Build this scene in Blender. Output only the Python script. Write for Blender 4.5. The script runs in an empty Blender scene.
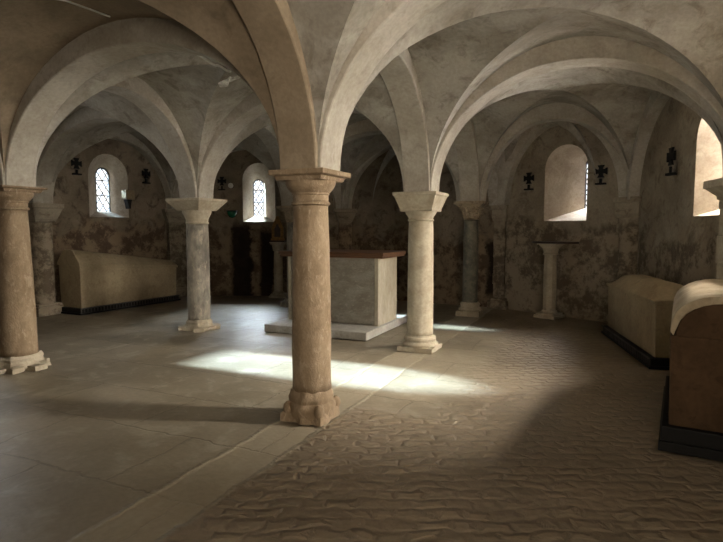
import bpy, bmesh, math, random
from mathutils import Vector, noise, Matrix
from mathutils.bvhtree import BVHTree
random.seed(4)
sc = bpy.context.scene
COL = sc.collection
PI = math.pi
# ---------------------------------------------------------------- camera, sky, sun, exposure
cam_d = bpy.data.cameras.new('camera'); cam = bpy.data.objects.new('camera', cam_d); COL.objects.link(cam)
cam_d.sensor_width = 36; cam_d.lens = 540/723*36; cam_d.clip_end = 200; cam_d.clip_start = 0.05
cam.location = (0, 0, 1.6); cam.rotation_euler = (PI/2 - math.atan(42/540), 0, 0)
sc.camera = cam
W = bpy.data.worlds.new('sky'); sc.world = W; W.use_nodes = True
bg = W.node_tree.nodes['Background']; bg.inputs[0].default_value = (0.86, 0.92, 1.0, 1); bg.inputs[1].default_value = 1.15
sun_d = bpy.data.lights.new('sun', 'SUN'); sun = bpy.data.objects.new('sun', sun_d); COL.objects.link(sun)
sun_d.energy = 40.0; sun_d.angle = math.radians(1.7); sun_d.color = (0.60, 0.82, 1.0)
SUN_EL, SUN_DIR = math.radians(19.4), Vector((0.918, -0.398))
sd = Vector((SUN_DIR.x*math.cos(SUN_EL), SUN_DIR.y*math.cos(SUN_EL), -math.sin(SUN_EL)))
sun.rotation_euler = sd.to_track_quat('-Z', 'Y').to_euler(); sun.location = (-9, 14, 9)
def area(name, loc, target, sx, sy, energy, color, spread=PI):
    d = bpy.data.lights.new(name, 'AREA'); o = bpy.data.objects.new(name, d); COL.objects.link(o)
    d.shape = 'RECTANGLE'; d.size = sx; d.size_y = sy; d.energy = energy; d.color = color; d.spread = spread
    o.location = loc; o.rotation_euler = (Vector(target)-Vector(loc)).to_track_quat('-Z', 'Y').to_euler()
    return o
# added warm fill behind the camera; the rear wall has no opening
area('rear_fill_light', (0.75, -0.75, 1.9), (0.1, 5.0, 1.9), 1.2, 1.8, 24, (1.0, 0.86, 0.68), 1.75)
# bright sky outside each window: (position on the wall, outward direction, watts, colour)
def sky_patch(x, y, nx, ny, watts, color=(.93, .96, 1.0), up=2.1, out=1.9, size=2.0):
    l = math.hypot(nx, ny); nx /= l; ny /= l
    return area('sky_patch', (x+nx*out, y+ny*out, 2.45+up), (x, y, 2.4), size, size, watts, color)
sky_patch(-6.75, 8.82, -.911, .41, 130, (.95, .97, 1), up=.1, out=1.6)
sky_patch(-5.2, 11.55, -.88, .48, 22)
sky_patch(-2.55, 13.3, 0, 1, 1900, (.74, .87, 1), up=1.4, out=1.9, size=1.0)
sky_patch(4.0, 10.3, .75, .66, 1300, (.95, .96, 1), up=1.7)
sky_patch(4.4, 6.4, .98, -.15, 2300, (1, .93, .82), up=1.0, size=1.4)
sky_patch(3.8, 4.2, .94, -.34, 750, (1, .95, .88), up=.7, out=1.5, size=.8)
sky_patch(2.5, 1.7, .9, -.44, 420, (1, .93, .82), up=-.3, out=1.5, size=1.6)
# sunlit ground outside the right-hand windows, throwing light up onto the vaults
sky_patch(4.4, 6.4, .98, -.15, 1300, (1, .96, .92), up=-1.0, out=1.6)
sky_patch(3.8, 4.2, .94, -.34, 60, (1, .97, .93), up=-1.0, out=1.6)
sc.view_settings.view_transform = 'Standard'; sc.view_settings.look = 'None'
sc.view_settings.gamma = 1; sc.view_settings.use_curve_mapping = False
sc.view_settings.exposure = 0.86
try:
    sc.cycles.use_denoising = True
    sc.cycles.max_bounces = 12; sc.cycles.diffuse_bounces = 8; sc.cycles.transparent_max_bounces = 12
    sc.cycles.sample_clamp_indirect = 8
except Exception: pass

# ---------------------------------------------------------------- grid of the crypt
U = Vector((0.911, -0.413)); V = Vector((0.413, 0.911)); ROT = -math.atan2(0.413, 0.911)
R = [Vector(p) for p in ((-2.8, -.55), (-1.78, 1.95), (-.42, 4.5), (.78, 7.12), (2.02, 9.98))]
Lr = [Vector(p) for p in ((-6.3, 1.1), (-5.15, 3.7), (-3.96, 6.15), (-2.6, 8.58), (-1.4, 11.2))]
HL = [Vector(p) for p in ((-9.55, 2.55), (-8.35, 5.1), (-7.2, 7.6), (-6.05, 10.15), (-4.5, 13.0))]
WR = [Vector(p) for p in ((.4, -2.0), (1.85, .5), (3.05, 2.95), (4.0, 5.62), (4.5, 8.95))]
LC = Vector((-.4, 12.9)); J = Vector((2.8, 10.9))
SPR = 2.07

# ---------------------------------------------------------------- helpers
def link(name, me, mat=None, parent=None, smooth=False):
    o = bpy.data.objects.new(name, me); COL.objects.link(o)
    if mat: me.materials.append(mat)
    if smooth:
        for p in me.polygons: p.use_smooth = True
    if parent: o.parent = parent
    return o
def tag(o, label=None, cat=None, group=None, kind=None):
    if label: o['label'] = label
    if cat: o['category'] = cat
    if group: o['group'] = group
    if kind: o['kind'] = kind
    return o
def empty(name, loc, rz=0, label=None, cat=None, group=None):
    o = bpy.data.objects.new(name, None); COL.objects.link(o); o.empty_display_size = .2
    o.location = loc; o.rotation_euler = (0, 0, rz)
    return tag(o, label, cat, group)
class MB:
    def __init__(s): s.v = []; s.f = []
    def add(s, vs, fs):
        n = len(s.v); s.v += [tuple(v) for v in vs]; s.f += [tuple(i+n for i in f) for f in fs]
    def box(s, x0, x1, y0, y1, z0, z1, M=None):
        vs = [Vector((x, y, z)) for z in (z0, z1) for x, y in ((x0, y0), (x1, y0), (x1, y1), (x0, y1))]
        if M: vs = [M @ v for v in vs]
        s.add(vs, [(3, 2, 1, 0), (4, 5, 6, 7), (0, 1, 5, 4), (1, 2, 6, 5), (2, 3, 7, 6), (3, 0, 4, 7)])
    def loft(s, rings, cap=True):
        n = len(rings[0]); vs = [p for r in rings for p in r]; fs = []
        for k in range(len(rings)-1):
            for i in range(n):
                j = (i+1) % n; fs.append((k*n+i, k*n+j, (k+1)*n+j, (k+1)*n+i))
        if cap: fs.append(tuple(range(n-1, -1, -1))); fs.append(tuple((len(rings)-1)*n+i for i in range(n)))
        s.add(vs, fs)
    def lathe(s, prof, n=40, amp=0, seed=0, cap=True):
        rings = []
        for r, z in prof:
            ring = []
            for i in range(n):
                a = 2*PI*i/n; rr = r
                if amp: rr += amp*noise.noise(Vector((math.cos(a)*2.2, math.sin(a)*2.2, z*3+seed)))*1.6
                ring.append((rr*math.cos(a), rr*math.sin(a), z))
            rings.append(ring)
        s.loft(rings, cap)
    def square(s, prof, amp=0, seed=0, k=4):
        """stack of square rings: prof = (half width, z)"""
        rings = []
        for h, z in prof:
            ring = []
            for (ax, ay), (bx, by) in zip(((-1, -1), (1, -1), (1, 1), (-1, 1)), ((1, -1), (1, 1), (-1, 1), (-1, -1))):
                for q in range(k):
                    t = q/k; x = (ax+(bx-ax)*t)*h; y = (ay+(by-ay)*t)*h
                    d = amp*noise.noise(Vector((x*9+seed, y*9, z*7)))*1.5
                    l = math.hypot(x, y); ring.append((x+x/l*d, y+y/l*d, z))
            rings.append(ring)
        s.loft(rings)
    def build(s, name, mat, parent=None, smooth=False, bevel=0, auto=0):
        me = bpy.data.meshes.new(name); me.from_pydata(s.v, [], s.f); 
        bm = bmesh.new(); bm.from_mesh(me); bmesh.ops.recalc_face_normals(bm, faces=bm.faces); bm.to_mesh(me); bm.free()
        o = link(name, me, mat, parent, smooth)
        if bevel:
            m = o.modifiers.new('bevel', 'BEVEL'); m.width = bevel; m.segments = 2; m.limit_method = 'ANGLE'; m.angle_limit = math.radians(35)
        if auto:
            for e_ in [1]:
                bm = bmesh.new(); bm.from_mesh(me)
                for e in bm.edges:
                    if len(e.link_faces) == 2 and e.calc_face_angle(0) > math.radians(auto): e.smooth = False
                for f in bm.faces: f.smooth = True
                bm.to_mesh(me); bm.free()
        return o
# ---------------------------------------------------------------- materials
def N(nt, t, **kw):
    n = nt.nodes.new(t)
    for k, v in kw.items(): setattr(n, k, v)
    return n
def srgb(c): return tuple(((x/12.92) if x <= .04045 else ((x+.055)/1.055)**2.4) for x in c) + (1,)
def mix(nt, fac, a, b, blend='MIX'):
    m = N(nt, 'ShaderNodeMix', data_type='RGBA', blend_type=blend)
    for idx, val in ((0, fac), (6, a), (7, b)):
        if hasattr(val, 'is_output') or isinstance(val, bpy.types.NodeSocket): nt.links.new(val, m.inputs[idx])
        else: m.inputs[idx].default_value = val
    return m.outputs[2]
def math_n(nt, op, a, b=None, clamp=False):
    m = N(nt, 'ShaderNodeMath', operation=op, use_clamp=clamp)
    for i, val in enumerate((a, b)):
        if val is None: continue
        if isinstance(val, bpy.types.NodeSocket): nt.links.new(val, m.inputs[i])
        else: m.inputs[i].default_value = val
    return m.outputs[0]
def smooth_n(nt, x, lo, hi, a=0., b=1.):
    m = N(nt, 'ShaderNodeMapRange', interpolation_type='SMOOTHSTEP')
    nt.links.new(x, m.inputs[0])
    for i, v in enumerate((lo, hi, a, b)): m.inputs[i+1].default_value = v
    return m.outputs[0]
def tex(nt, co, scale, detail=6, rough=.6, dist=0.):
    n = N(nt, 'ShaderNodeTexNoise'); nt.links.new(co, n.inputs['Vector'])
    n.inputs['Scale'].default_value = scale; n.inputs['Detail'].default_value = detail
    n.inputs['Roughness'].default_value = rough; n.inputs['Distortion'].default_value = dist
    return n.outputs['Fac']
def base(name):
    m = bpy.data.materials.new(name); m.use_nodes = True; nt = m.node_tree
    b = nt.nodes['Principled BSDF']; co = N(nt, 'ShaderNodeTexCoord')
    return m, nt, b, co.outputs['Object']
def stone(name, c1, c2, c3, s=2.2, spots=.5, bump=.25, rough=.88, fine=28, stretch=None, lower=None, boxes=(), spec=.25):
    m, nt, b, co = base(name)
    if stretch:
        mp = N(nt, 'ShaderNodeMapping'); mp.inputs['Scale'].default_value = stretch; nt.links.new(co, mp.inputs[0]); co2 = mp.outputs[0]
    else: co2 = co
    n1 = tex(nt, co2, s, 8, .62, .3); n2 = tex(nt, co2, s*3.1, 7, .7, .6); n3 = tex(nt, co2, fine, 4, .6)
    col = mix(nt, smooth_n(nt, n1, .36, .64), srgb(c1), srgb(c2))
    col = mix(nt, math_n(nt, 'MULTIPLY', smooth_n(nt, n2, .5, .68), spots), col, srgb(c3))
    col = mix(nt, smooth_n(nt, n3, .3, .7, 0.0, .16), col, (.02, .015, .01, 1))
    hsum = math_n(nt, 'ADD', math_n(nt, 'MULTIPLY', n2, .7), math_n(nt, 'MULTIPLY', n3, .3))
    if lower:
        sep = N(nt, 'ShaderNodeSeparateXYZ'); nt.links.new(co, sep.inputs[0])
        n4 = tex(nt, co, 1.1, 9, .66, .5); n5 = tex(nt, co, 2.6, 12, .76, .1)
        zz = math_n(nt, 'ADD', sep.outputs[2], math_n(nt, 'MULTIPLY', math_n(nt, 'SUBTRACT', n4, .5), 2.6))
        mask = smooth_n(nt, zz, 1.4, 1.8, 1, 0)
        patch = mix(nt, smooth_n(nt, n5, .44, .56), srgb(lower[0]), srgb(lower[1]))
        col = mix(nt, math_n(nt, 'MULTIPLY', mask, .85), col, patch)
        for (x0, x1, z0, z1) in boxes:
            ns = math_n(nt, 'MULTIPLY', math_n(nt, 'SUBTRACT', n5, .5), .5)
            xx = math_n(nt, 'ADD', sep.outputs[0], ns); zq = math_n(nt, 'ADD', sep.outputs[2], ns)
            k = math_n(nt, 'MULTIPLY', smooth_n(nt, xx, x0-.04, x0+.04), smooth_n(nt, xx, x1-.04, x1+.04, 1, 0))
            k = math_n(nt, 'MULTIPLY', k, math_n(nt, 'MULTIPLY', smooth_n(nt, zq, z0-.1, z0+.1), smooth_n(nt, zq, z1-.1, z1+.1, 1, 0)))
            col = mix(nt, math_n(nt, 'MULTIPLY', k, .93), col, srgb((.10, .07, .055)))
        hsum = math_n(nt, 'ADD', hsum, math_n(nt, 'MULTIPLY', math_n(nt, 'MULTIPLY', n5, mask), 1.6))
    nt.links.new(col, b.inputs['Base Color'])
    b.inputs['Roughness'].default_value = rough; b.inputs['Specular IOR Level'].default_value = spec
    bp = N(nt, 'ShaderNodeBump'); bp.inputs['Strength'].default_value = bump; bp.inputs['Distance'].default_value = .02
    nt.links.new(hsum, bp.inputs['Height']); nt.links.new(bp.outputs[0], b.inputs['Normal'])
    return m
def plain(name, c, rough=.6, metal=0., s=12, var=.3):
    m, nt, b, co = base(name)
    n = tex(nt, co, s, 6, .6); c2 = tuple(x*(1-var) for x in c)
    nt.links.new(mix(nt, smooth_n(nt, n, .3, .7), srgb(c), srgb(c2)), b.inputs['Base Color'])
    b.inputs['Roughness'].default_value = rough; b.inputs['Metallic'].default_value = metal
    return m
PLASTER = stone('vault_plaster', (.70, .68, .64), (.57, .545, .50), (.42, .385, .335), s=1.5, spots=.55, bump=.2)
ARCHM = stone('arch_plaster', (.74, .715, .67), (.66, .63, .575), (.52, .48, .42), s=1.7, spots=.4, bump=.16)
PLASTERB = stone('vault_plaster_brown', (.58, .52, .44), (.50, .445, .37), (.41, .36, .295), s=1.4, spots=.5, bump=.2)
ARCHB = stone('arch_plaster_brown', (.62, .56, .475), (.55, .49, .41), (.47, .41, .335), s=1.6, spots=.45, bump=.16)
WALLM = stone('wall_plaster', (.64, .60, .53), (.54, .50, .435), (.40, .345, .28), s=1.3, spots=.7, bump=.4,
              lower=((.34, .29, .23), (.57, .52, .445)))
WALLBACK = stone('wall_plaster_damp', (.58, .53, .46), (.48, .43, .365), (.32, .27, .215), s=1.3, spots=.8, bump=.45,
              lower=((.29, .22, .165), (.53, .46, .37)), boxes=((-3.1, -2.64, -.2, 1.72), (-2.42, -2.1, -.2, 1.6), (2.58, 2.9, .25, 1.4)))
REVEAL = stone('reveal_plaster', (.76, .72, .66), (.68, .63, .565), (.57, .51, .44), s=2.5, spots=.5, bump=.15)
COL_A = stone('column_brown', (.60, .525, .43), (.51, .435, .345), (.70, .63, .54), s=5, spots=.65, bump=.5, fine=60, stretch=(1, 1, .55))
COL_D = stone('column_cream', (.73, .69, .61), (.65, .605, .525), (.52, .46, .38), s=3, spots=.35, bump=.25)
COL_C = stone('column_grey', (.62, .59, .54), (.43, .41, .38), (.76, .71, .63), s=4.2, spots=.6, bump=.4, stretch=(1, 1, .5))
COL_E = stone('column_green_marble', (.47, .455, .40), (.36, .355, .315), (.56, .52, .46), s=5, spots=.6, bump=.2, rough=.6)
CARVED = stone('carved_stone', (.68, .62, .53), (.58, .52, .43), (.42, .36, .29), s=6, spots=.6, bump=.6)
SARCO = stone('sarcophagus_stone', (.64, .58, .47), (.56, .50, .40), (.46, .39, .30), s=1.6, spots=.4, bump=.3)
SARCOB = stone('sarcophagus_brown', (.35, .27, .19), (.285, .215, .145), (.22, .16, .11), s=2.4, spots=.5, bump=.3)
LIDM = stone('sarcophagus_lid_pale', (.76, .70, .60), (.66, .60, .50), (.50, .43, .33), s=2.2, spots=.4, bump=.35)
ALTARF = stone('altar_panel', (.62, .60, .56), (.54, .515, .475), (.72, .70, .66), s=2.6, spots=.6, bump=.15, stretch=(1, 1, 2))
ALTARS = stone('altar_side', (.77, .74, .67), (.70, .66, .58), (.60, .54, .45), s=2.2, spots=.4, bump=.12, stretch=(1, 1, .4))
STEPM = stone('altar_step_stone', (.74, .73, .70), (.66, .645, .61), (.55, .52, .47), s=3, spots=.4, bump=.15, rough=.6)
def wood(name, c1, c2):
    m, nt, b, co = base(name)
    mp = N(nt, 'ShaderNodeMapping'); mp.inputs['Scale'].default_value = (.8, 9, 9); nt.links.new(co, mp.inputs[0])
    n = tex(nt, mp.outputs[0], 3, 8, .6, .8)
    nt.links.new(mix(nt, smooth_n(nt, n, .35, .65), srgb(c1), srgb(c2)), b.inputs['Base Color']); b.inputs['Roughness'].default_value = .55
    return m
WOOD = wood('altar_wood', (.42, .29, .19), (.32, .21, .13))
DARKWOOD = wood('dark_wood', (.20, .12, .08), (.13, .08, .05))
OCHRE = plain('ochre_paint', (.60, .44, .22), .7, s=30)
IRON = plain('black_iron', (.07, .065, .06), .65, .3)
LEAD = plain('lead_came', (.30, .29, .28), .6, .3)
PIPE = plain('white_conduit', (.80, .80, .76), .5, var=.12)
PATCHM = plain('white_patching', (.84, .83, .79), .85, s=20, var=.2)
GREEN = plain('green_glass', (.05, .34, .22), .25, var=.35)
def glass():
    m, nt, b, co = base('window_glass'); out = nt.nodes['Material Output']
    t = N(nt, 'ShaderNodeBsdfTransparent'); g = N(nt, 'ShaderNodeBsdfGlossy'); g.inputs['Roughness'].default_value = .15
    n = tex(nt, co, 9, 2); c = mix(nt, smooth_n(nt, n, .4, .6), (.93, .96, 1, 1), (1, .93, .82, 1)); nt.links.new(c, t.inputs[0])
    mx = N(nt, 'ShaderNodeMixShader'); mx.inputs[0].default_value = .06
    nt.links.new(t.outputs[0], mx.inputs[1]); nt.links.new(g.outputs[0], mx.inputs[2]); nt.links.new(mx.outputs[0], out.inputs[0])
    return m
GLASS = glass()
def bulbm():
    m, nt, b, co = base('opal_glass'); b.inputs['Base Color'].default_value = (.85, .85, .82, 1); b.inputs['Roughness'].default_value = .3
    return m
OPAL = bulbm()
def floor_mat():
    m, nt, b, co = base('stone_floor')
    mp = N(nt, 'ShaderNodeMapping', vector_type='POINT'); nt.links.new(co, mp.inputs[0])
    # local frame: x across the rows of columns, y along them, origin at the front column
    mp.inputs['Rotation'].default_value = (0, 0, -ROT)
    o = Matrix.Rotation(-ROT, 2) @ R[2]; mp.inputs['Location'].default_value = (-o.x, -o.y, 0)
    q = mp.outputs[0]
    sep = N(nt, 'ShaderNodeSeparateXYZ'); nt.links.new(q, sep.inputs[0]); u, v = sep.outputs[0], sep.outputs[1]
    big = tex(nt, q, .8, 8, .6, .4); mid = tex(nt, q, 3.2, 8, .65, .5); fin = tex(nt, q, 22, 5, .6)
    wob = math_n(nt, 'MULTIPLY', math_n(nt, 'SUBTRACT', mid, .5), .16)
    uw = math_n(nt, 'ADD', u, wob); vw = math_n(nt, 'ADD', v, wob)
    # smooth slabs
    cv = N(nt, 'ShaderNodeCombineXYZ'); nt.links.new(uw, cv.inputs[0]); nt.links.new(vw, cv.inputs[1])
    br = N(nt, 'ShaderNodeTexBrick'); nt.links.new(cv.outputs[0], br.inputs[0])
    for k, val in (('Scale', 1.), ('Brick Width', 1.25), ('Row Height', .78), ('Mortar Size', .012), ('Mortar Smooth', .6), ('Bias', 0.)): br.inputs[k].default_value = val
    br.inputs['Color1'].default_value = (0, 0, 0, 1); br.inputs['Color2'].default_value = (1, 1, 1, 1); br.inputs['Mortar'].default_value = (.5, .5, .5, 1)
    c = mix(nt, smooth_n(nt, big, .38, .62), srgb((.57, .525, .45)), srgb((.475, .435, .365)))
    c = mix(nt, math_n(nt, 'MULTIPLY', br.outputs['Color'], .14), c, srgb((.42, .385, .32)))
    c = mix(nt, math_n(nt, 'MULTIPLY', smooth_n(nt, mid, .5, .66), .45), c, srgb((.66, .63, .56)))
    slabh = math_n(nt, 'ADD', math_n(nt, 'MULTIPLY', br.outputs['Fac'], -.25), math_n(nt, 'MULTIPLY', mid, .35))
    c = mix(nt, math_n(nt, 'MULTIPLY', br.outputs['Fac'], .3), c, srgb((.28, .25, .20)))
    # worn small paving
    nv = N(nt, 'ShaderNodeTexNoise'); nt.links.new(q, nv.inputs['Vector']); nv.inputs['Scale'].default_value = 4.5; nv.inputs['Detail'].default_value = 2
    va = N(nt, 'ShaderNodeVectorMath', operation='MULTIPLY_ADD'); nt.links.new(nv.outputs['Color'], va.inputs[0]); va.inputs[1].default_value = (.16, .16, 0); nt.links.new(cv.outputs[0], va.inputs[2])
    sm = N(nt, 'ShaderNodeMapping'); nt.links.new(va.outputs[0], sm.inputs[0]); sm.inputs['Rotation'].default_value = (0, 0, math.radians(-24))
    b2 = N(nt, 'ShaderNodeTexBrick'); nt.links.new(sm.outputs[0], b2.inputs[0])
    for k, val in (('Scale', 1.), ('Brick Width', .17), ('Row Height', .112), ('Mortar Size', .038), ('Mortar Smooth', 1.), ('Bias', 0.)): b2.inputs[k].default_value = val
    b2.inputs['Color1'].default_value = (0, 0, 0, 1); b2.inputs['Color2'].default_value = (1, 1, 1, 1); b2.inputs['Mortar'].default_value = (.4, .4, .4, 1)
    cb = mix(nt, smooth_n(nt, big, .38, .62), srgb((.53, .475, .40)), srgb((.44, .39, .32)))
    cb = mix(nt, math_n(nt, 'MULTIPLY', b2.outputs['Color'], .35), cb, srgb((.62, .56, .47)))
    cb = mix(nt, math_n(nt, 'MULTIPLY', b2.outputs['Fac'], .08), cb, srgb((.27, .225, .17)))
    mt = tex(nt, q, 7.5, 3, .5)
    tileh = math_n(nt, 'ADD', math_n(nt, 'MULTIPLY', b2.outputs['Fac'], -.55), math_n(nt, 'MULTIPLY', b2.outputs['Color'], .9))
    tileh = math_n(nt, 'ADD', tileh, math_n(nt, 'MULTIPLY', mt, 1.6))
    # where the small paving lies: right of the kerb under the columns, except the slabs beyond the front column
    mk = smooth_n(nt, uw, .17, .23)
    s1 = math_n(nt, 'MULTIPLY', smooth_n(nt, vw, .25, .5), smooth_n(nt, uw, .75, 1.25, 1, 0))
    s1 = math_n(nt, 'MULTIPLY', s1, smooth_n(nt, vw, 4.3, 4.8, 1, 0))
    mk = math_n(nt, 'MULTIPLY', mk, math_n(nt, 'SUBTRACT', 1., s1))
    col = mix(nt, mk, c, cb)
    # kerb: a pale run of long slabs on the line of columns
    kb = math_n(nt, 'MULTIPLY', smooth_n(nt, uw, -.24, -.2), smooth_n(nt, uw, .17, .21, 1, 0))
    col = mix(nt, math_n(nt, 'MULTIPLY', kb, .6), col, srgb((.62, .575, .49)))
    e1 = math_n(nt, 'MULTIPLY', smooth_n(nt, uw, -.26, -.225), smooth_n(nt, uw, -.225, -.19, 1, 0))
    e2 = math_n(nt, 'MULTIPLY', smooth_n(nt, uw, .16, .19), smooth_n(nt, uw, .19, .22, 1, 0))
    ee = math_n(nt, 'ADD', e1, e2, True)
    col = mix(nt, math_n(nt, 'MULTIPLY', ee, .5), col, srgb((.70, .66, .57)))
    col = mix(nt, smooth_n(nt, fin, .3, .7, 0, .14), col, (.02, .015, .01, 1))
    nt.links.new(col, b.inputs['Base Color'])
    h = N(nt, 'ShaderNodeMix', data_type='FLOAT'); nt.links.new(mk, h.inputs[0]); nt.links.new(slabh, h.inputs[2]); nt.links.new(tileh, h.inputs[3])
    hh = math_n(nt, 'ADD', h.outputs[0], math_n(nt, 'MULTIPLY', fin, .07))
    hh = math_n(nt, 'ADD', hh, math_n(nt, 'MULTIPLY', ee, .3))
    bp = N(nt, 'ShaderNodeBump'); bp.inputs['Strength'].default_value = .75; bp.inputs['Distance'].default_value = .024
    nt.links.new(hh, bp.inputs['Height']); nt.links.new(bp.outputs[0], b.inputs['Normal'])
    rg = N(nt, 'ShaderNodeMix', data_type='FLOAT'); nt.links.new(mk, rg.inputs[0]); rg.inputs[2].default_value = .42; rg.inputs[3].default_value = .58
    nt.links.new(rg.outputs[0], b.inputs['Roughness']); b.inputs['Specular IOR Level'].default_value = .4
    return m
FLOORM = floor_mat()

# ---------------------------------------------------------------- floor
def floor_mesh():
    n = 90; mb = MB(); vs = []
    x0, x1, y0, y1 = -11, 6.5, -4, 15.5
    for j in range(n+1):
        for i in range(n+1):
            x = x0+(x1-x0)*i/n; y = y0+(y1-y0)*j/n
            vs.append((x, y, -.008+.008*noise.noise(Vector((x*.8, y*.8, 0)))))
    fs = [(j*(n+1)+i, j*(n+1)+i+1, (j+1)*(n+1)+i+1, (j+1)*(n+1)+i) for j in range(n) for i in range(n)]
    mb.add(vs, fs); return mb
tag(floor_mesh().build('floor', FLOORM, smooth=True), kind='structure')

# ---------------------------------------------------------------- walls with splayed windows
win_no = [0]
def lancet(xc, w, z0, z1, n=12):
    r = w/2; zs = z1-r; pts = [(xc-r, z0), (xc+r, z0)]
    for k in range(n+1):
        a = PI*k/n; pts.append((xc+r*math.cos(a), zs+r*math.sin(a)))
    return pts
def clip(poly, p, d):
    ts = []
    for i in range(len(poly)):
        a, b = poly[i], poly[(i+1) % len(poly)]
        ex, ez = b[0]-a[0], b[1]-a[1]; det = d[0]*(-ez)+ex*d[1]
        if abs(det) < 1e-9: continue
        wx, wz = a[0]-p[0], a[1]-p[1]
        t = (wx*(-ez)+ex*wz)/det; s = (d[0]*wz-d[1]*wx)/det
        if -1e-6 <= s <= 1+1e-6: ts.append(t)
    return (min(ts), max(ts)) if len(ts) >= 2 and max(ts)-min(ts) > 1e-3 else None
def wall(name, P, Q, mat, wins=(), H=4.4, ext=.0):
    L = (Q-P).length; d = (Q-P)/L; n = Vector((-d.y, d.x))
    def T(s, z, depth=0.): return (P.x+d.x*s+n.x*depth, P.y+d.y*s+n.y*depth, z)
    mb = MB(); TH = .62
    def face(depth, holes):
        zb = [-.1, .6, 1.2, 1.8, 2.4, 3.0, H]
        def strip(s0, s1, za, zc, zb_=None, zd=None):
            zb_ = za if zb_ is None else zb_; zd = zc if zd is None else zd
            mb.add([T(s0, za, depth), T(s1, zb_, depth), T(s1, zd, depth), T(s0, zc, depth)], [(0, 1, 2, 3)])
        cur = -ext
        for hl in holes:
            s0 = hl[0][0]; s1 = hl[1][0]; strip(cur, s0, -.1, H)
            strip(s0, s1, -.1, hl[0][1])
            arc = hl[2:]
            for a, b in zip(arc[:-1], arc[1:]): strip(b[0], a[0], b[1], H, a[1], H)
            cur = s1
        strip(cur, L+ext, -.1, H)
    inner = []; outer = []
    for wn in wins:
        xc, w, z0, z1, xo, wo, zo0, zo1, dep = wn
        inner.append(lancet(xc, w, z0, z1)); outer.append((lancet(xo, wo, zo0, zo1), dep))
    face(0, inner); face(TH if not wins else wins[0][8]+.03, [o[0] for o in outer])
    o = mb.build(name, mat); tag(o, kind='structure')
    for (hl, (ol, dep), wn) in zip(inner, outer, wins):
        rv = MB(); m = len(hl); ks = 5; rings = []
        for k in range(ks+1):
            t = k/ks; rings.append([Vector(T(a[0]+(b[0]-a[0])*t, a[1]+(b[1]-a[1])*t, dep*t)) for a, b in zip(hl, ol)])
        rings.append([Vector(T(b[0], b[1], dep+.04)) for b in ol])
        rv.loft(rings, cap=False)
        win_no[0] += 1; nm = 'window_%d' % win_no[0]
        root = MB(); bw = .018
        cx = sum(p[0] for p in ol[:2])/2
        # iron frame around the light
        fr = [[T(p[0], p[1], dep+.0) for p in ol], [T(p[0], p[1], dep+.035) for p in ol]]
        inn = [(cx+(p[0]-cx)*.9, (p[1]-ol[0][1]-.02)*(.97)+ol[0][1]+.02+.0) for p in ol]
        fi = [[T(p[0], p[1], dep+.035) for p in inn], [T(p[0], p[1], dep+.0) for p in inn]]
        rings2 = [fr[0], fr[1], fi[0], fi[1], fr[0]]
        root.loft(rings2, cap=False)
        w_ob = root.build(nm, LEAD); tag(w_ob, kind='structure')
        rv.build('window_reveal', REVEAL, w_ob, auto=40)
        lat = MB(); wo = wn[5]; px = max(.11, wo/2.0); pz = px*1.55; dirs = (Vector((px, pz)).normalized(), Vector((-px, pz)).normalized())
        z0, z1 = ol[0][1], max(p[1] for p in ol); cnt = int((z1-z0)/pz)+4
        for dr in dirs:
            for k in range(-cnt, cnt*2):
                p = (cx, z0+k*pz+pz*.5); c = clip(ol, p, dr)
                if not c: continue
                a = Vector(p)+dr*c[0]; b_ = Vector(p)+dr*c[1]; nn = Vector((-dr.y, dr.x))*.008
                q = [a-nn, a+nn, b_+nn, b_-nn]
                f0 = [T(t.x, t.y, dep+.012) for t in q]; f1 = [T(t.x, t.y, dep+.022) for t in q]
                lat.add(f0+f1, [(0, 1, 2, 3), (7, 6, 5, 4), (0, 4, 5, 1), (1, 5, 6, 2), (2, 6, 7, 3), (3, 7, 4, 0)])
        for zz in (z0+(z1-z0)*.36, z0+(z1-z0)*.7):   # saddle bars
            r_ = wo/2
            lat.add([T(cx-r_, zz-.009, dep+.0), T(cx+r_, zz-.009, dep+.0), T(cx+r_, zz+.009, dep+.0), T(cx-r_, zz+.009, dep+.0),
                     T(cx-r_, zz-.009, dep+.012), T(cx+r_, zz-.009, dep+.012), T(cx+r_, zz+.009, dep+.012), T(cx-r_, zz+.009, dep+.012)],
                    [(0, 1, 2, 3), (7, 6, 5, 4), (0, 4, 5, 1), (1, 5, 6, 2), (2, 6, 7, 3), (3, 7, 4, 0)])
        lat.build('lead_lattice', LEAD, w_ob)
        gp = MB(); gp.add([T(p[0], p[1], dep+.017) for p in ol], [tuple(range(len(ol)))])
        gp.build('glass_pane', GLASS, w_ob)
        # sky portal: tells the renderer where the daylight enters
        pd = bpy.data.lights.new('daylight', 'AREA'); po = bpy.data.objects.new('daylight', pd); COL.objects.link(po)
        pd.shape = 'RECTANGLE'; pd.size = wn[5]+.06; pd.size_y = z1-z0+.06; pd.cycles.is_portal = True
        po.location = T(cx, (z0+z1)/2, dep+.06)
        po.rotation_euler = Vector((-n.x, -n.y, 0)).to_track_quat('-Z', 'Y').to_euler()
    return T
def win(s, w=.85, z0=1.78, z1=3.12, off=0., wo=.28, zo0=2.0, zo1=2.95, dep=.6): return (s, w, z0, z1, s+off, wo, zo0, zo1, dep)
LW = [None]*4
for k in range(4):
    LL = (HL[k+1]-HL[k]).length
    ws = {0: [], 1: [], 2: [win(LL*.45, w=1.3, z1=3.32, wo=.95, zo0=1.95, zo1=3.14, dep=.35)],
          3: [win(1.52, w=.94, z0=1.85, z1=3.17, off=-.14+.30, wo=.34, zo0=1.98, zo1=2.93, dep=.42)]}[k]
    wall('wall_left', HL[k], HL[k+1], WALLBACK if k == 3 else WALLM, ws)
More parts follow.
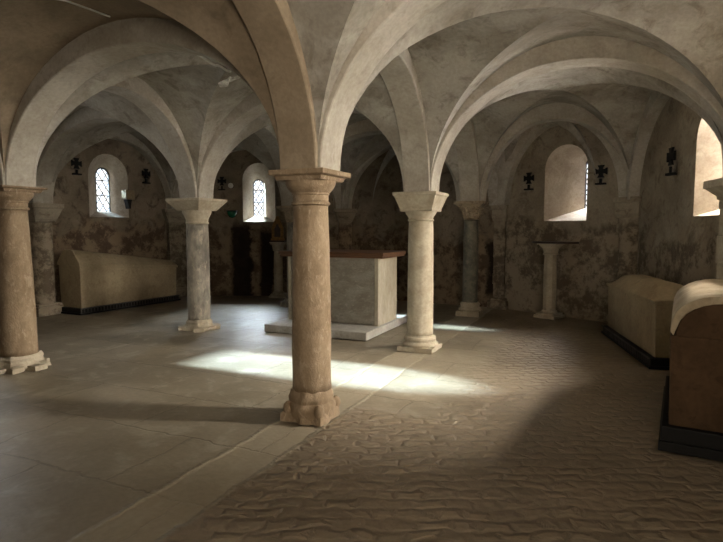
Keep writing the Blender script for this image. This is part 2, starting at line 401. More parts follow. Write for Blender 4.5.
TB1 = wall('wall_back', HL[4], LC, WALLBACK, [win(2.06, w=.78, z0=1.77, z1=3.16, off=-.13, wo=.26, zo0=1.92, zo1=2.83, dep=.55)], ext=.2)
TB2 = wall('wall_back', LC, J, WALLBACK, [], ext=.0)
TR1 = wall('wall_right', J, WR[4], WALLM, [win(1.36, w=.82, z0=1.75, z1=3.12, wo=.26, dep=.82, off=.09)])
TR2 = wall('wall_right', WR[4], WR[3], WALLM, [win(2.55, w=.84, z0=1.76, z1=3.1, wo=.34, dep=.75)])
TR3 = wall('wall_right', WR[3], WR[2], WALLM, [win(1.42, w=1.0, z0=1.76, z1=3.1, wo=.62, zo0=1.85, zo1=3.0, dep=.55)])
TR4 = wall('wall_right', WR[2], WR[1], WALLM, [win(1.4, w=1.0, z0=1.76, z1=3.1, wo=.5, zo0=1.85, zo1=3.0, dep=.55)])
wall('wall_right', WR[1], WR[0], WALLM, [])
wall('wall_rear', WR[0], R[0], WALLM, []); wall('wall_rear', R[0], Lr[0], WALLM, []); wall('wall_rear', Lr[0], HL[0], WALLM, [])

rf = MB(); ring = [(p.x*1.0, p.y*1.0) for p in (HL[0], HL[1], HL[2], HL[3], HL[4], LC, J, WR[4], WR[3], WR[2], WR[1], WR[0], R[0], Lr[0])]
cx_ = sum(p[0] for p in ring)/14; cy_ = sum(p[1] for p in ring)/14
ring = [(cx_+(x-cx_)*1.12, cy_+(y-cy_)*1.12) for x, y in ring]
rf.loft([[(x, y, z) for x, y in ring] for z in (4.38, 4.6)]); tag(rf.build('ceiling', WALLM), kind='structure')  # unseen slab over the vaults, added to keep outside light from leaking in
# ---------------------------------------------------------------- groin vaults
def inset(poly, ds):
    n = len(poly); out = []
    for i in range(n):
        a, b, c = poly[i-1], poly[i], poly[(i+1) % n]
        d1 = (b-a).normalized(); d2 = (c-b).normalized()
        n1 = Vector((-d1.y, d1.x))*ds[i-1]; n2 = Vector((-d2.y, d2.x))*ds[i]   # inward for counter-clockwise
        p1 = a+n1; p2 = b+n2; det = d1.x*(-d2.y)+d2.x*d1.y
        w = p2-p1; t = (w.x*(-d2.y)+d2.x*w.y)/det
        out.append(p1+d1*t)
    return out
ceil_bvh = []
def vault(poly, wallmask, rises, rc, mat=PLASTER):
    ar = sum(poly[i].x*poly[(i+1) % len(poly)].y-poly[(i+1) % len(poly)].x*poly[i].y for i in range(len(poly)))
    if ar < 0:
        n = len(poly); poly = poly[::-1]; wallmask = [wallmask[(n-2-i) % n] for i in range(n)]; rises = [rises[(n-2-i) % n] for i in range(n)]
    ip = inset(poly, [.10 if w else .165 for w in wallmask])
    c = sum(ip, Vector((0, 0)))/len(ip); mb = MB(); NR, NS = 16, 24
    for i in range(len(ip)):
        a, b = ip[i], ip[(i+1) % len(ip)]; re = rises[i]
        vs = []; 
        for j in range(NR+1):
            r = math.cos(j/NR*PI/2)
            for k in range(NS+1):
                s = .5-.5*math.cos(PI*k/NS); e = a+(b-a)*s; p = c+(e-c)*r
                t = .5+(s-.5)*r; prof = math.sqrt(max(0, 1-(2*t-1)**2))
                h = rc+(re-rc)*r**.8*math.sin(PI*s)**.75
                z = SPR+h*prof+.012*noise.noise(Vector((p.x*1.7, p.y*1.7, 3)))
                vs.append((p.x, p.y, z))
        fs = [(j*(NS+1)+k, j*(NS+1)+k+1, (j+1)*(NS+1)+k+1, (j+1)*(NS+1)+k) for j in range(NR) for k in range(NS)]
        mb.add(vs, fs)
    o = mb.build('ceiling', mat); tag(o, kind='structure')
    bm = bmesh.new(); bm.from_mesh(o.data); bmesh.ops.remove_doubles(bm, verts=bm.verts, dist=.002); bm.to_mesh(o.data); bm.free()
    for p in o.data.polygons: p.use_smooth = True
    bm = bmesh.new(); bm.from_mesh(o.data)
    for e in bm.edges:
        if len(e.link_faces) == 2 and e.calc_face_angle(0) > math.radians(22): e.smooth = False
    bm.to_mesh(o.data); bm.free()
    ceil_bvh.append((BVHTree.FromPolygons([v.co.copy() for v in o.data.vertices], [tuple(p.vertices) for p in o.data.polygons]), o))
RC = 1.48
for j in range(4):
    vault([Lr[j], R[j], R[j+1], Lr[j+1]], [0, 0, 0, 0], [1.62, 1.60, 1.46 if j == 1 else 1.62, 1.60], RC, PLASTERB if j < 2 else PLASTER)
    vault([HL[j], Lr[j], Lr[j+1], HL[j+1]], [0, 0, 0, 1], [1.62, 1.60, 1.62, 1.62], RC)
    vault([R[j], WR[j], WR[j+1], R[j+1]], [0, 1, 0, 0], [1.66, 1.64, 1.66, 1.60], RC+.03)
vault([HL[4], Lr[4], LC], [0, 0, 1], [1.6]*3, 1.5)
vault([Lr[4], R[4], LC], [0, 0, 0], [1.6]*3, 1.5)
vault([R[4], J, LC], [0, 1, 0], [1.5, 1.6, 1.6], 1.5)
vault([R[4], WR[4], J], [0, 1, 0], [1.6, 1.6, 1.5], 1.5)

trim_no = [0]
def arch(P, Q, rise, label, w=.35, c=.19, th=.36, mat=ARCHM, z0=SPR, group=None, seed=0, c2=None):
    c2 = c if c2 is None else c2
    d = (Q-P).normalized(); n = Vector((-d.y, d.x)); a0 = P+d*c; a1 = Q-d*c2; L = (a1-a0).length; mid = (a0+a1)/2
    mb = MB(); NA = 36; rings = []
    for k in range(NA+1):
        t = PI*k/NA; ring = []
        for rad, wz in ((0, 1), (0, .5), (0, 0), (0, -.5), (0, -1), (th*.5, -1), (th, -1), (th, 1), (th*.5, 1)):
            a = L/2+rad*min(1, (min(c, c2)+.11)/th); b = rise+rad*.8
            if rad == 0: zz = 0
            x = -a*math.cos(t); z = b*math.sin(t)
            p = mid+d*x+n*(wz*w/2)
            nz = .011*noise.noise(Vector((p.x*2.3, p.y*2.3, z*2.3+seed)))
            ring.append((p.x-mid.x, p.y-mid.y, z0+z+nz if 0 < k < NA else z0+z))
        rings.append(ring)
    mb.loft(rings)
    trim_no[0] += 1; o = mb.build('trim_%d' % trim_no[0], mat, bevel=0, auto=38); o.location = (mid.x, mid.y, 0)
    m = o.modifiers.new('bevel', 'BEVEL'); m.width = .012; m.segments = 2; m.limit_method = 'ANGLE'; m.angle_limit = math.radians(50)
    tag(o, label, 'arch', group, 'structure'); return o
HID = 'arches outside the picture'
arch(R[2], Lr[2], 1.24, w=.33, c=.18, th=.5, label= 'shadowed plaster arch rising from the column at the far left edge to the front column', mat=ARCHM)
arch(R[2], WR[2], 1.42, 'bright arch springing from the front column up to the right, out of the picture')
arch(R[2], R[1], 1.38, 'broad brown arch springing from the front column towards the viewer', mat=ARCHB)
arch(R[2], R[3], 1.38, 'arch from the front column back to the cream column behind it')
arch(Lr[2], Lr[3], 1.38, 'pocked arch from the far left column back to the grey-veined column')
arch(Lr[2], HL[2], 1.4, 'arch from the far left column towards the left wall, outside the picture', c2=.12)
arch(Lr[2], Lr[1], 1.38, 'arch leaving the far left column towards the viewer at the left edge')
arch(Lr[3], R[3], 1.38, 'arch over the front of the altar between grey-veined and cream columns')
arch(Lr[3], HL[3], 1.38, 'dark arch from the grey-veined column to the pilaster on the left wall', c2=.12)
arch(Lr[3], Lr[4], 1.38, 'arch from the grey-veined column back to the carved column behind the altar')
arch(R[3], WR[3], 1.42, 'wide pale arch from the cream column across to the right edge', c2=.12)
arch(R[3], R[4], 1.4, 'arch from the cream column back to the green marble column')
arch(Lr[4], R[4], 1.38, 'shadowed arch behind the altar between carved column and green marble column')
arch(Lr[4], HL[4], 1.38, 'dark arch from the carved column to the left back corner', c2=.12)
arch(Lr[4], LC, 1.36, 'short dark arch from the carved column to the back wall', c=.22, c2=.1)
arch(R[4], LC, 1.4, 'dark arch from the green marble column to the back wall behind the altar', c=.22, c2=.1, w=.34)
arch(R[4], WR[4], 1.4, 'thin lit arch from the green marble column to the right wall pilaster', c=.24, c2=.1, w=.28)
arch(R[4], J, 1.3, 'very short arch from the green marble column to the wall beside it', c=.2, c2=.06, w=.3, th=.3)
for a_, b_, t_ in ((HL[3], HL[4], 'wall arch framing the left lead-glazed window above the long tomb'), (HL[4], LC, 'wall arch framing the narrow back window behind the front column'),
                   (LC, J, 'wall arch over the stained back wall behind the altar'), (J, WR[4], 'wall arch framing the right window above the pillar table'),
                   (WR[4], WR[3], 'wall arch framing the warm-lit window at the right edge')):
    arch(a_, b_, 1.42, t_, w=.34, c=.2, th=.3)
for a_, b_ in ((R[1], Lr[1]), (R[1], WR[1]), (Lr[1], HL[1]), (R[1], R[0]), (Lr[1], Lr[0])):
    arch(a_, b_, 1.38, 'vault arch behind the viewer', group=HID)
for a_, b_ in ((HL[2], HL[3]), (WR[3], WR[2])):
    arch(a_, b_, 1.42, 'wall arch in a bay just outside the picture', w=.34, c=.2, th=.3, group='wall arches outside the picture')

# ---------------------------------------------------------------- columns
def shaft_prof(r0, r1, z0, z1, n=26):
    out = []
    for k in range(n+1):
        t = k/n; out.append((r0+(r1-r0)*t+.006*math.sin(PI*t), z0+(z1-z0)*t))
    return out
def leaves(mb, r, z0, z1, out, n=8, wid=.09, off=0.):
    for k in range(n):
        a = 2*PI*(k+off)/n; rings = []
        for i in range(7):
            t = i/6; rr = r*.93+out*(t**2.2)+.012; z = z0+(z1-z0)*min(1, t*1.12)-(.03*max(0, t-.8)*5)
            ww = wid*(.55+.45*math.sin(PI*min(1, t*1.1)))*(1 if t < .95 else .6); th = .022
            ca, sa = math.cos(a), math.sin(a)
            def pt(rad, tang): return (rad*ca-tang*sa, rad*sa+tang*ca, z)
            rings.append([pt(rr+th*.2, -ww/2), pt(rr+th, 0), pt(rr+th*.2, ww/2), pt(rr-th, ww/2), pt(rr-th, -ww/2)])
        mb.loft(rings)
def column(name, label, p, mat, r0, r1, H=SPR, style='plain', ab=.25, seed=0, capmat=None, basemat=None, foot=None):
    t = empty(name, (p.x, p.y, 0), ROT, label, 'column'); capmat = capmat or mat; basemat = basemat or mat
    b = MB(); foot = foot or style
    if foot == 'front':
        b.square([(.178, 0), (.18, .06), (.172, .085)], amp=.03, seed=seed, k=8)
        b.lathe([(.185, .03), (.2, .06), (.207, .10), (.208, .13), (.196, .15), (.186, .16), (.19, .18), (.192, .20), (.18, .225), (.172, .25), (.168, .26)], amp=.014, seed=seed)
        for cx, cy in ((-1, -1), (1, -1), (1, 1), (-1, 1)):   # corner claws
            c = MB(); q = [(.035, .07), (.045, .1), (.035, .14), (.012, .165)]
            rings = [[(cx*.148+rr*math.cos(2*PI*i/10), cy*.148+rr*math.sin(2*PI*i/10), z) for i in range(10)] for rr, z in q]
            b.loft(rings)
        zb = .255
    elif foot == 'cream':
        b.square([(.235, 0), (.235, .06)], amp=.01, seed=seed, k=6)
        b.lathe([(.23, .055), (.24, .075), (.24, .095), (.222, .115), (.205, .122), (.205, .14), (.212, .155), (.205, .18), (.185, .19), (.18, .205)], amp=.004, seed=seed)
        zb = .2
    elif foot == 'rubble':
        b.square([(.22, 0), (.225, .05), (.19, .07)], amp=.06, seed=seed, k=8)
        b.lathe([(.23, .03), (.22, .07), (.2, .10), (.205, .13), (.185, .155), (.18, .17)], amp=.035, seed=seed)
        for q in range(4):
            a = q*PI/2+.8+seed; M = Matrix.Translation((.24*math.cos(a), .24*math.sin(a), 0)) @ Matrix.Rotation(a, 4, 'Z')
            b.box(-.09, .08, -.07, .08, 0, .045+.012*(q % 2), M)
        zb = .165
    else:
        b.square([(.215, 0), (.215, .09), (.2, .1)], amp=.008, seed=seed, k=6)
        b.lathe([(.2, .1), (.215, .12), (.2, .15), (.175, .16), (.17, .185), (.185, .2), (.18, .225), (.16, .24), (.155, .25)], amp=.004, seed=seed)
        zb = .245
    b.build('base', basemat, t, auto=40, bevel=0)
    z_cap = {'front': 1.79, 'cream': 1.70, 'rubble': 1.68, 'carved': 1.74}[style if style in ('front', 'cream', 'rubble') else 'carved']
    if style == 'carved': z_cap += H-SPR
    s = MB(); s.lathe(shaft_prof(r0, r1, zb, z_cap), n=48, amp=.004, seed=seed*3.1); s.build('shaft', mat, t, smooth=True)
    c = MB(); k = MB()
    if style == 'front':
        c.lathe([(r1+.002, z_cap), (r1+.018, z_cap+.01), (r1+.018, z_cap+.026), (r1+.004, z_cap+.036), (r1+.004, z_cap+.085), (r1+.012, z_cap+.09), (r1+.012, z_cap+.105),
                 (r1+.02, z_cap+.11), (r1+.045, z_cap+.14), (r1+.062, z_cap+.17), (r1+.064, z_cap+.2)], n=48, amp=.002)
        k.square([(.2, z_cap+.2), (.205, z_cap+.21), (ab-.035, z_cap+.232), (ab-.012, z_cap+.236), (ab, z_cap+.242), (ab, H)], amp=.003, seed=seed, k=6)
    elif style == 'cream':
        c.lathe([(r1+.002, z_cap), (r1+.015, z_cap+.008), (r1+.015, z_cap+.022), (r1+.002, z_cap+.03), (r1+.01, z_cap+.06), (r1+.04, z_cap+.1), (r1+.05, z_cap+.13)], n=48)
        k.square([(.21, z_cap+.128), (.215, z_cap+.14), (.215, z_cap+.16), (ab-.015, H-.05), (ab, H-.035), (ab, H)], amp=.003, seed=seed, k=6)
    elif style == 'rubble':
        c.lathe([(r1+.002, z_cap), (r1+.014, z_cap+.008), (r1+.014, z_cap+.02), (r1+.004, z_cap+.03), (r1+.008, z_cap+.07), (r1+.03, z_cap+.12), (r1+.055, z_cap+.17), (r1+.058, z_cap+.21)], n=48, amp=.006, seed=seed)
        k.square([(.215, z_cap+.205), (.222, z_cap+.215), (ab-.015, H-.05), (ab, H-.035), (ab, H)], amp=.005, seed=seed, k=6)
    else:
        c.lathe([(r1+.002, z_cap), (r1+.014, z_cap+.008), (r1+.014, z_cap+.02), (r1+.002, z_cap+.03), (r1+.005, z_cap+.1), (r1+.03, z_cap+.17), (r1+.07, z_cap+.235)], n=40)
        leaves(c, r1, z_cap+.03, z_cap+.13, .05, 8); leaves(c, r1+.01, z_cap+.05, z_cap+.225, .09, 8, .08, .5)
        for q in range(4):   # corner volutes
            a = PI/4+q*PI/2; rings = []
            for i in range(9):
                tt = i/8*1.6*PI; rr = .03
                x0 = r1+.085+rr*math.cos(tt); z0_ = z_cap+.2+rr*math.sin(tt)
                rings.append([((x0+dx)*math.cos(a)-ty*math.sin(a), (x0+dx)*math.sin(a)+ty*math.cos(a), z0_+dz) for dx, ty, dz in ((-.013, -.03, 0), (.013, -.03, .005), (.013, .03, .005), (-.013, .03, 0))])
            c.loft(rings)
        k.square([(.195, z_cap+.225), (.2, z_cap+.235), (ab-.02, H-.055), (ab, H-.045), (ab, H)], amp=.004, seed=seed, k=6)
    c.build('capital', capmat, t, auto=40)
    k.build('abacus', capmat, t, bevel=.004)
    return t
column('stone_column', 'brown round column nearest the viewer, in the middle of the picture', R[2], COL_A, .165, .143, style='front', ab=.25, seed=1)
column('stone_column', 'cream round column with flared block capital, right of the altar', R[3], COL_D, .17, .158, style='cream', ab=.29, seed=2)
column('stone_column', 'grey-veined column with wide capital and broken base, left of the altar', Lr[3], COL_C, .172, .165, style='rubble', ab=.335, seed=3, capmat=COL_D, basemat=COL_D)
column('stone_column', 'warm stone column with thin slab capital at the far left edge', Lr[2], COL_A, .185, .15, H=2.05, style='front', ab=.25, seed=4, basemat=COL_D, foot='rubble').scale = (1.05, 1.05, 1.01)
column('stone_column', 'dark green marble column with carved capital, behind the cream one', R[4], COL_E, .137, .127, H=2.1, style='carved', ab=.27, seed=5, capmat=CARVED, basemat=COL_D)
column('stone_column', 'column with leafy carved capital half hidden behind the front column', Lr[4], COL_C, .15, .14, style='carved', ab=.26, seed=6, capmat=CARVED)
column('stone_column', 'column standing beside the viewer, left of the picture', R[1], COL_A, .165, .143, style='front', ab=.25, seed=7)
column('stone_column', 'column in the left row, outside the left edge of the picture', Lr[1], COL_D, .165, .15, style='cream', ab=.28, seed=8)
# engaged pilasters on the walls
def pilaster(label, p, nrm, w=.38, d=.2, mat=WALLM, drum=False, zc=1.75, H=SPR, capw=.1):
    n = Vector(nrm).normalized(); rz = math.atan2(n.y, n.x)-PI/2     # local +y points into the room
    t = empty('wall_pilaster', (p.x, p.y, 0), rz, label, 'pilaster'); b = MB()
    b.box(-w/2-.08, w/2+.08, -.2, d+.09, -.02, .16); b.box(-w/2-.05, w/2+.05, -.2, d+.06, .16, .21); b.build('base', mat, t, bevel=.012)
    s = MB()
    if drum:
        rings = []
        for k in range(22):
            z = .2+(zc-.2)*k/21
            rings.append([((w/2)*math.cos(PI*i/16)*(1+.02*noise.noise(Vector((i, z*4, 1)))), d*.3+(w/2)*math.sin(PI*i/16)*(1+.02*noise.noise(Vector((i, z*4, 1)))), z) for i in range(17)] + [(-w/2, -.2, z), (w/2, -.2, z)])
        s.loft(rings); s.build('shaft', mat, t, auto=40)
    else:
        zs = .2; k = 0
        while zs < zc-.02:      # coursed blocks
            h = min(.27+.05*math.sin(k*2.3+p.x), zc-zs); e = .006*math.sin(k*3.7+p.y)
            s.box(-w/2-e, w/2+e, -.2, d+e, zs, zs+h); zs += h; k += 1
        s.build('shaft', mat, t, bevel=.01)
    c = MB(); rings = []
    for ww, dd, z in ((w/2, d, zc), (w/2+.02, d+.02, zc+.02), (w/2+.02, d+.02, zc+.05), (w/2+.03, d+.03, zc+.06), (w/2+capw, d+capw, H-.09), (w/2+capw+.02, d+capw+.02, H-.08), (w/2+capw+.02, d+capw+.02, H)):
        rings.append([(-ww, -.2, z), (ww, -.2, z), (ww, dd, z), (-ww, dd, z)])
    c.loft(rings); c.build('capital', mat, t, bevel=.006)
    return t
pilaster('dim pilaster on the left wall, seen just behind the far left column', HL[3], (.9, -.42), drum=True, zc=1.72)
pilaster('blockwork pilaster at the back left corner behind the grey-veined column', HL[4]+Vector((.05, -.05)), (.6, -.8), w=.42)
pilaster('faint pilaster on the stained back wall behind the altar', LC, (.1, -1), w=.3, mat=WALLBACK)
pilaster('narrow pilaster on the wall just right of the green marble column', J, (-.6, -.8), w=.24, d=.07, capw=.03)
pilaster('pilaster of worn drums between the two right-hand windows, behind the pale tomb', WR[4], (-.88, -.48), w=.38, d=.18, drum=True, zc=1.78, H=2.12, capw=.03)
pilaster('pale pilaster cut off by the right edge of the picture', WR[3], (-.93, .2), w=.38, d=.2, zc=1.9, H=2.12, mat=COL_D)

# ---------------------------------------------------------------- altar
FR = Vector((.26, 8.14)); AW, AD = 1.6, .78
t = empty('altar', (FR.x, FR.y, .12), ROT, 'pale stone altar with brown wooden top, standing on a step between the columns', 'altar')
b = MB(); b.box(-AW+.05, -.05, .03, AD-.03, 0, 1.04); b.build('body', ALTARF, t)
b = MB(); b.box(-AW+.06, -.07, 0, .03, .03, 1.04); b.build('front_panel', ALTARF, t, bevel=.004)
for x0, x1 in ((-.065, 0), (-AW, -AW+.055)):
    b = MB(); b.box(x0, x1, -.01, AD, 0, 1.04); b.build('side_panel', ALTARS, t, bevel=.006)
b = MB(); b.box(-AW-.09, .10, -.1, AD+.09, 1.04, 1.075); b.box(-AW-.11, .12, -.12, AD+.11, 1.075, 1.125); o = b.build('wooden_top', WOOD, t, bevel=.005); o['label'] = 'dark brown wooden top slab'
SF = FR-V*.55-U*.06
t = tag(empty('altar_step', (SF.x, SF.y, 0), ROT), 'low pale marble step under the altar, bright where daylight falls', 'step')
b = MB(); b.box(-AW-.05, .10, 0, 2.0, 0, .12)
b.build('step_slab', STEPM, t, bevel=.012)

# ---------------------------------------------------------------- tombs
def ringprofile(L, rings): pass
def tomb(label, p, ang, L, w, hs, he, ridge, mat, lidmat, style, grille=False, plw=.06, plh=.13, dirw=1, endmat=None):
    """p = near corner of the body on the room side; ang = heading of the long side; width goes to dirw side"""
    d = Vector((math.sin(ang), math.cos(ang))); rz = math.atan2(d.y, d.x)    # local x along length
    t = empty('sarcophagus', (p.x, p.y, 0), rz, label, 'sarcophagus'); s = -dirw
    def yy(a, b): return (a, b) if a < b else (b, a)
    b = MB(); y0, y1 = yy(-s*plw, s*(w+plw*.6))
    if grille:
        b.box(-plw, L+plw, y0, y1, 0, .035); b.box(-plw*.6, L+plw*.6, y0+plw*.4, y1-plw*.4, .035, plh)
    else: 
        b.box(-plw, L+plw, y0, y1, 0, plh*.4); b.box(-plw*.7, L+plw*.7, y0+plw*.3, y1-plw*.3, plh*.4, plh)
    b.build('plinth', IRON, t, bevel=.006)
    if grille:
        g = MB(); k = int((L+2*plw)/.07)
        for i in range(k):
            x = -plw+i*.07; g.box(x, x+.022, min(-s*plw, -s*plw+s*.012), max(-s*plw, -s*plw+s*.012), .03, plh+.01)
        g.box(-plw, L+plw, min(-s*plw, -s*plw+s*.014), max(-s*plw, -s*plw+s*.014), plh-.012, plh+.004)
        g.build('grille', LEAD, t)
    b = MB(); rings = []
    for z, e in ((plh, .015), (plh+.3, .008), (hs, 0)):      # slightly battered chest
        y0, y1 = yy(s*e, s*(w-e)); rings.append([(e, y0, z), (L-e, y0, z), (L-e, y1, z), (e, y1, z)])
    b.loft(rings)
    if style == 'barrel':  # lid's end gable in the chest's brown, its shade put into colour
        rg = []
        for x in (.012, L-.012):
            rg.append([(x, s*(w/2-(w/2-.012)*.93*math.cos(PI*k/16)), hs-.02+(ridge-.05-hs+.02)*math.sin(PI*k/16)**.8) for k in range(17)])
        b.loft(rg)
    bo = b.build('chest', mat, t, bevel=.012)
    if style == 'box':       # sloping foot end
        for v in bo.data.vertices:
            if v.co.z > hs-.01 and v.co.x > L*.5: v.co.z = he
    m = MB(); n = 14; rings = []
    ov = .02; steps = 9
    if style == 'barrel': ov = .0
    for i in range(steps+1):
        x = -ov+(L+2*ov)*i/steps; f = i/steps; h0 = hs+((he-hs)*f if style == 'box' else 0); ring = []
        for k in range(n+1):
            a = PI*k/n; y = w/2-(w/2+ov)*math.cos(a)
            if style == 'barrel': z = h0+.03+(ridge-h0-.03)*math.sin(a)**.8
            else:
                q = 1-abs(math.cos(a)); hip = min(1, (min(x+ov, L+ov-x)+.02)/.30) if style == 'hip' else 1; rr = ridge if style == 'hip' else ridge+(he+.16-ridge)*f
                z = h0+.04+(rr-h0-.04)*min(q*1.6, 1)*min(1, hip)
            z += .010*noise.noise(Vector((x*4, y*4, 5)))
            ring.append((x, s*y, z))
        if style == 'barrel':
            ring += [(x, s*(w/2+(y_-w/2)*.9), z_-.055) for (_, y_, z_) in [(0, q_[1]*s, q_[2]) for q_ in ring[::-1]]]
            ring[n+1] = (x, s*(w-.02), h0); ring[-1] = (x, s*.02, h0)
        else: ring += [(x, s*(w+ov), h0), (x, -s*ov, h0)]
        rings.append(ring)
    m.loft(rings); m.build('lid', lidmat, t, bevel=.006, auto=32)
    return t
tomb('pale stone sarcophagus with hipped lid against the right wall, below the window bay', Vector((3.36, 6.12)), math.radians(10.8), 2.1, .57, .74, .74, .95, SARCO, SARCO, 'hip', grille=True, plh=.12)
tomb('brown sarcophagus with pale rounded lid cut off by the right edge', Vector((2.21, 3.82)), math.radians(30.5), 1.5, .64, .84, .84, 1.14, SARCOB, LIDM, 'barrel', plh=.18, plw=.045)
tomb('long dim stone sarcophagus below the left lead-glazed window', Vector((-5.22, 9.98)), math.radians(27), 2.36, .62, .92, .74, 1.22, SARCO, SARCO, 'box', grille=True, dirw=-1, plh=.12, plw=.05)

# ---------------------------------------------------------------- small pillars with a table slab
def pillar_table(label, p, rz, top, r=.085, slab=.4, half=True, h=1.37):
    t = empty('pillar_table', (p.x, p.y, 0), rz, label, 'table'); b = MB()
    b.square([(.2, 0), (.2, .05), (.17, .06), (.165, .09)], amp=.01, k=5); b.lathe([(.13, .085), (.14, .1), (.13, .13), (.1, .145)]); b.build('base', COL_D, t, auto=40)
    s = MB(); s.lathe(shaft_prof(r, r*.95, .14, h-.24, 12), n=8 if half else 24, amp=.002); s.build('shaft', COL_D, t, auto=30)
    c = MB(); c.lathe([(r, h-.24), (r+.02, h-.23), (r+.02, h-.21), (r+.005, h-.2), (r+.025, h-.12), (r+.1, h-.05), (r+.105, h-.045)]); leaves(c, r, h-.2, h-.06, .06, 6, .07)
    c.square([(r+.06, h-.05), (r+.065, h-.03)]); c.build('capital', COL_D, t, auto=40)
    k = MB()
    ring = [(slab*math.cos(a), -slab*.75*math.sin(a)+.17) for a in [PI*i/20 for i in range(21)]] if half else [(-.17, -.15), (.17, -.15), (.17, .17), (-.17, .17)]
    k.loft([[(x, y, z) for x, y in ring] for z in (h-.03, h+.005)]); k.build('table_top', top, t, bevel=.004)
    return t
pillar_table('half-round dark slab on a slim carved pillar below the right window', Vector((3.41, 9.72)), -math.radians(48), DARKWOOD, r=.115, slab=.44)
PT = Vector((-1.95, 12.62))
pillar_table('slim pale pillar against the back wall, carrying an ochre shrine', PT, 0, DARKWOOD, r=.1, slab=.2, half=False, h=1.33)
t = empty('shrine', (PT.x, PT.y, 1.335), 0, 'small ochre gabled shrine standing on the slim pillar by the back window', 'shrine')
b = MB(); b.box(-.15, .15, -.1, .1, 0, .05); b.build('base', OCHRE, t, bevel=.004)
b = MB(); b.loft([[(-.13, -.08, .05), (.13, -.08, .05), (.13, .08, .05), (-.13, .08, .05)], [(-.13, -.08, .3), (.13, -.08, .3), (.13, .08, .3), (-.13, .08, .3)], [(-.02, -.08, .56), (.02, -.08, .56), (.02, .08, .56), (-.02, .08, .56)]]); b.build('gabled_body', OCHRE, t, bevel=.005)
b = MB(); b.loft([[(-.07, -.086, .08), (.07, -.086, .08), (.07, -.07, .08), (-.07, -.07, .08)], [(-.07, -.086, .26), (.07, -.086, .26), (.07, -.07, .26), (-.07, -.07, .26)], [(-.008, -.086, .38), (.008, -.086, .38), (.008, -.07, .38), (-.008, -.07, .38)]]); b.build('niche', DARKWOOD, t)

# ---------------------------------------------------------------- wall crosses
def cross(T, s, z, k, label, size=1.):
    """black cross on a small foot, standing off the wall"""
    a = Vector(T(s, 0, 0)); e = Vector(T(s+1, 0, 0))-a; nn = Vector(T(s, 0, -1))-a
    rz = math.atan2(e.y, e.x)
    t = empty('wall_cross', (a.x+nn.x*.075, a.y+nn.y*.075, z), rz, label, 'cross')
    c = MB(); q = .05*size; f = .058*size; l = .105*size
    c.add([], [])
    def arm(dx, dz):
        px, pz = -dz, dx
        pts = [(px*q*.55, pz*q*.55), (dx*l*.6+px*q*.7, dz*l*.6+pz*q*.7), (dx*l+px*f, dz*l+pz*f), (dx*l-px*f, dz*l-pz*f), (dx*l*.6-px*q*.7, dz*l*.6-pz*q*.7), (-px*q*.55, -pz*q*.55)]
        cz = .07*size
        c.loft([[(x, y, zz+cz) for x, zz in pts] for y in (-.014, .014)])
    for dx, dz in ((1, 0), (-1, 0), (0, 1), (0, -1)): arm(dx, dz)
    c.box(-q*.8, q*.8, -.013, .013, .07*size-q*.8, .07*size+q*.8)
    c.build('cross_body', IRON, t)
    b = MB(); b.box(-.022*size, .022*size, -.012, .012, -.13*size, -.05*size); b.build('stem', IRON, t)
    b = MB(); b.box(-.085*size, .085*size, -.035, .035, -.155*size, -.125*size); b.build('foot', IRON, t, bevel=.004)
    b = MB(); b.box(-.012, .012, -.0, .085, -.02, .005); 
    b = MB(); M = Matrix.Translation((0, 0, -.14*size)); b.box(-.014, .014, .02, .09, -.012, .012, M); b.build('bracket', IRON, t)
    return t
def wallT(P, Q):
    L = (Q-P).length; d = (Q-P)/L; n = Vector((-d.y, d.x))
    return lambda s, z, depth=0.: (P.x+d.x*s+n.x*depth, P.y+d.y*s+n.y*depth, z)
TL = wallT(HL[3], HL[4])
cross(TL, .76, 2.82, 0, 'black wall cross left of the left lead-glazed window')
cross(TL, 2.42, 2.77, 0, 'black wall cross right of the left lead-glazed window')
cross(TB1, 1.2, 2.66, 0, 'black wall cross beside the white globe lamp on the back wall', .95)
cross(TR1, .66, 2.49, 0, 'black wall cross left of the window above the pillar table')
cross(TR1, 2.04, 2.51, 0, 'black wall cross right of the window above the pillar table')
cross(TR2, 1.57, 2.5, 0, 'largest black wall cross, left of the warm-lit window at the right edge', 1.12)

# ---------------------------------------------------------------- small things on the walls
g = Vector(TB1(1.42, 2.62, -.12))
t = empty('globe_lamp', g, 0, 'small white globe lamp on the back wall next to a black cross', 'lamp')
b = MB(); b.lathe([(.062*math.sin(PI*i/12)+.0005, -.062*math.cos(PI*i/12)) for i in range(13)], n=20); b.build('globe', OPAL, t, smooth=True)
b = MB(); b.box(-.012, .012, .05, .13, -.012, .012); b.box(-.04, .04, .11, .13, -.04, .04); b.build('bracket', IRON, t)
g = Vector(TB1(1.46, 1.98, -.2))
t = empty('hanging_lamp', g, 0, 'green glass lamp bowl on the back wall left of the narrow window', 'lamp')
b = MB(); b.lathe([(.02, -.12), (.07, -.1), (.11, -.03), (.125, .05), (.118, .05), (.1, -.02), (.06, -.08)], n=24, cap=False); b.build('glass_bowl', GREEN, t, smooth=True)
b = MB(); b.box(-.01, .01, .1, .21, -.02, 0); b.lathe([(.128, .03), (.134, .035), (.134, .05), (.126, .055)], n=24, cap=False); b.build('metal_ring', IRON, t)
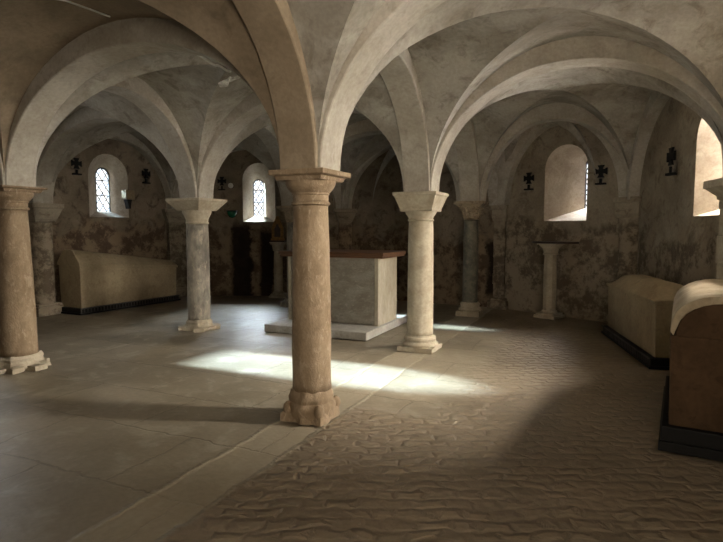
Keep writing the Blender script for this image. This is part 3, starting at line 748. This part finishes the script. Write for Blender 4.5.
# stone block and bracket in the left window reveal
a = Vector(TL(1.86, 2.30, 0)); rz = math.atan2(HL[4].y-HL[3].y, HL[4].x-HL[3].x)
t = empty('stone_corbel', (a.x, a.y, 2.24), rz, 'pale stone block projecting beside the left lead-glazed window', 'corbel')
b = MB(); b.box(-.0, .22, -.10, .05, 0, .2); b.build('block', SARCO, t, bevel=.01)
b = MB(); b.loft([[(x, y, z) for x, y in ((.07-q, -.07+q*.3), (.15+q, -.07+q*.3), (.15+q, .05), (.07-q, .05))] for z, q in ((-.2, -.02), (-.08, 0), (0, .03))]); b.build('bracket', IRON, t, bevel=.004)

# ---------------------------------------------------------------- conduit on the vault
def on_ceiling(x, y, drop):
    best = None
    for bv, o in ceil_bvh:
        h = bv.ray_cast(Vector((x, y, 1.0)), Vector((0, 0, 1)))
        if h[0] and (best is None or h[0].z < best): best = h[0].z
    return Vector((x, y, (best if best else 3.6)-drop))
def conduit(label, pts, r=.012, n=26):
    path = []
    for k in range(len(pts)-1):
        for i in range(n):
            t = i/n; x = pts[k][0]+(pts[k+1][0]-pts[k][0])*t; y = pts[k][1]+(pts[k+1][1]-pts[k][1])*t; path.append(on_ceiling(x, y, r+.004))
    path.append(on_ceiling(*pts[-1], r+.004))
    for _ in range(3): path = [path[0]]+[(path[i-1]+path[i]*2+path[i+1])/4 for i in range(1, len(path)-1)]+[path[-1]]
    mb = MB(); rings = []
    for i, p in enumerate(path):
        d = (path[min(i+1, len(path)-1)]-path[max(i-1, 0)]).normalized(); s = d.cross(Vector((0, 0, 1))).normalized(); u = s.cross(d)
        rings.append([tuple(p+s*r*math.cos(2*PI*k/8)+u*r*math.sin(2*PI*k/8)) for k in range(8)])
    mb.loft(rings); o = mb.build('conduit', PIPE, smooth=True); tag(o, label, 'cable'); return o
conduit('thin white conduit crossing the dark vault at the upper left', [(-2.95, 4.3), (-2.72, 4.6), (-2.5, 4.72), (-2.28, 5.06)], r=.009)
conduit('short white conduit on the vault just behind the big arch', [(-2.02, 5.75), (-1.88, 6.25), (-1.62, 6.85)], r=.014)
b = MB(); c0 = on_ceiling(-1.72, 7.2, 0); ring = []
for q in range(18):
    a = 2*PI*q/18; rr = .10+.05*noise.noise(Vector((math.cos(a)*2, math.sin(a)*2, 7)))*2; ring.append((c0.x+rr*math.cos(a)*1.3, c0.y+rr*math.sin(a)*.8))
b.loft([[(c0.x+(x-c0.x)*f, c0.y+(y-c0.y)*f, on_ceiling(x, y, 0).z+dz) for x, y in ring] for f, dz in ((1, .02), (.97, -.012), (.5, -.02), (.15, -.016))])
tag(b.build('plaster_patch', PATCHM), 'small ragged white plaster patch at the crown of the left vault', 'patch')
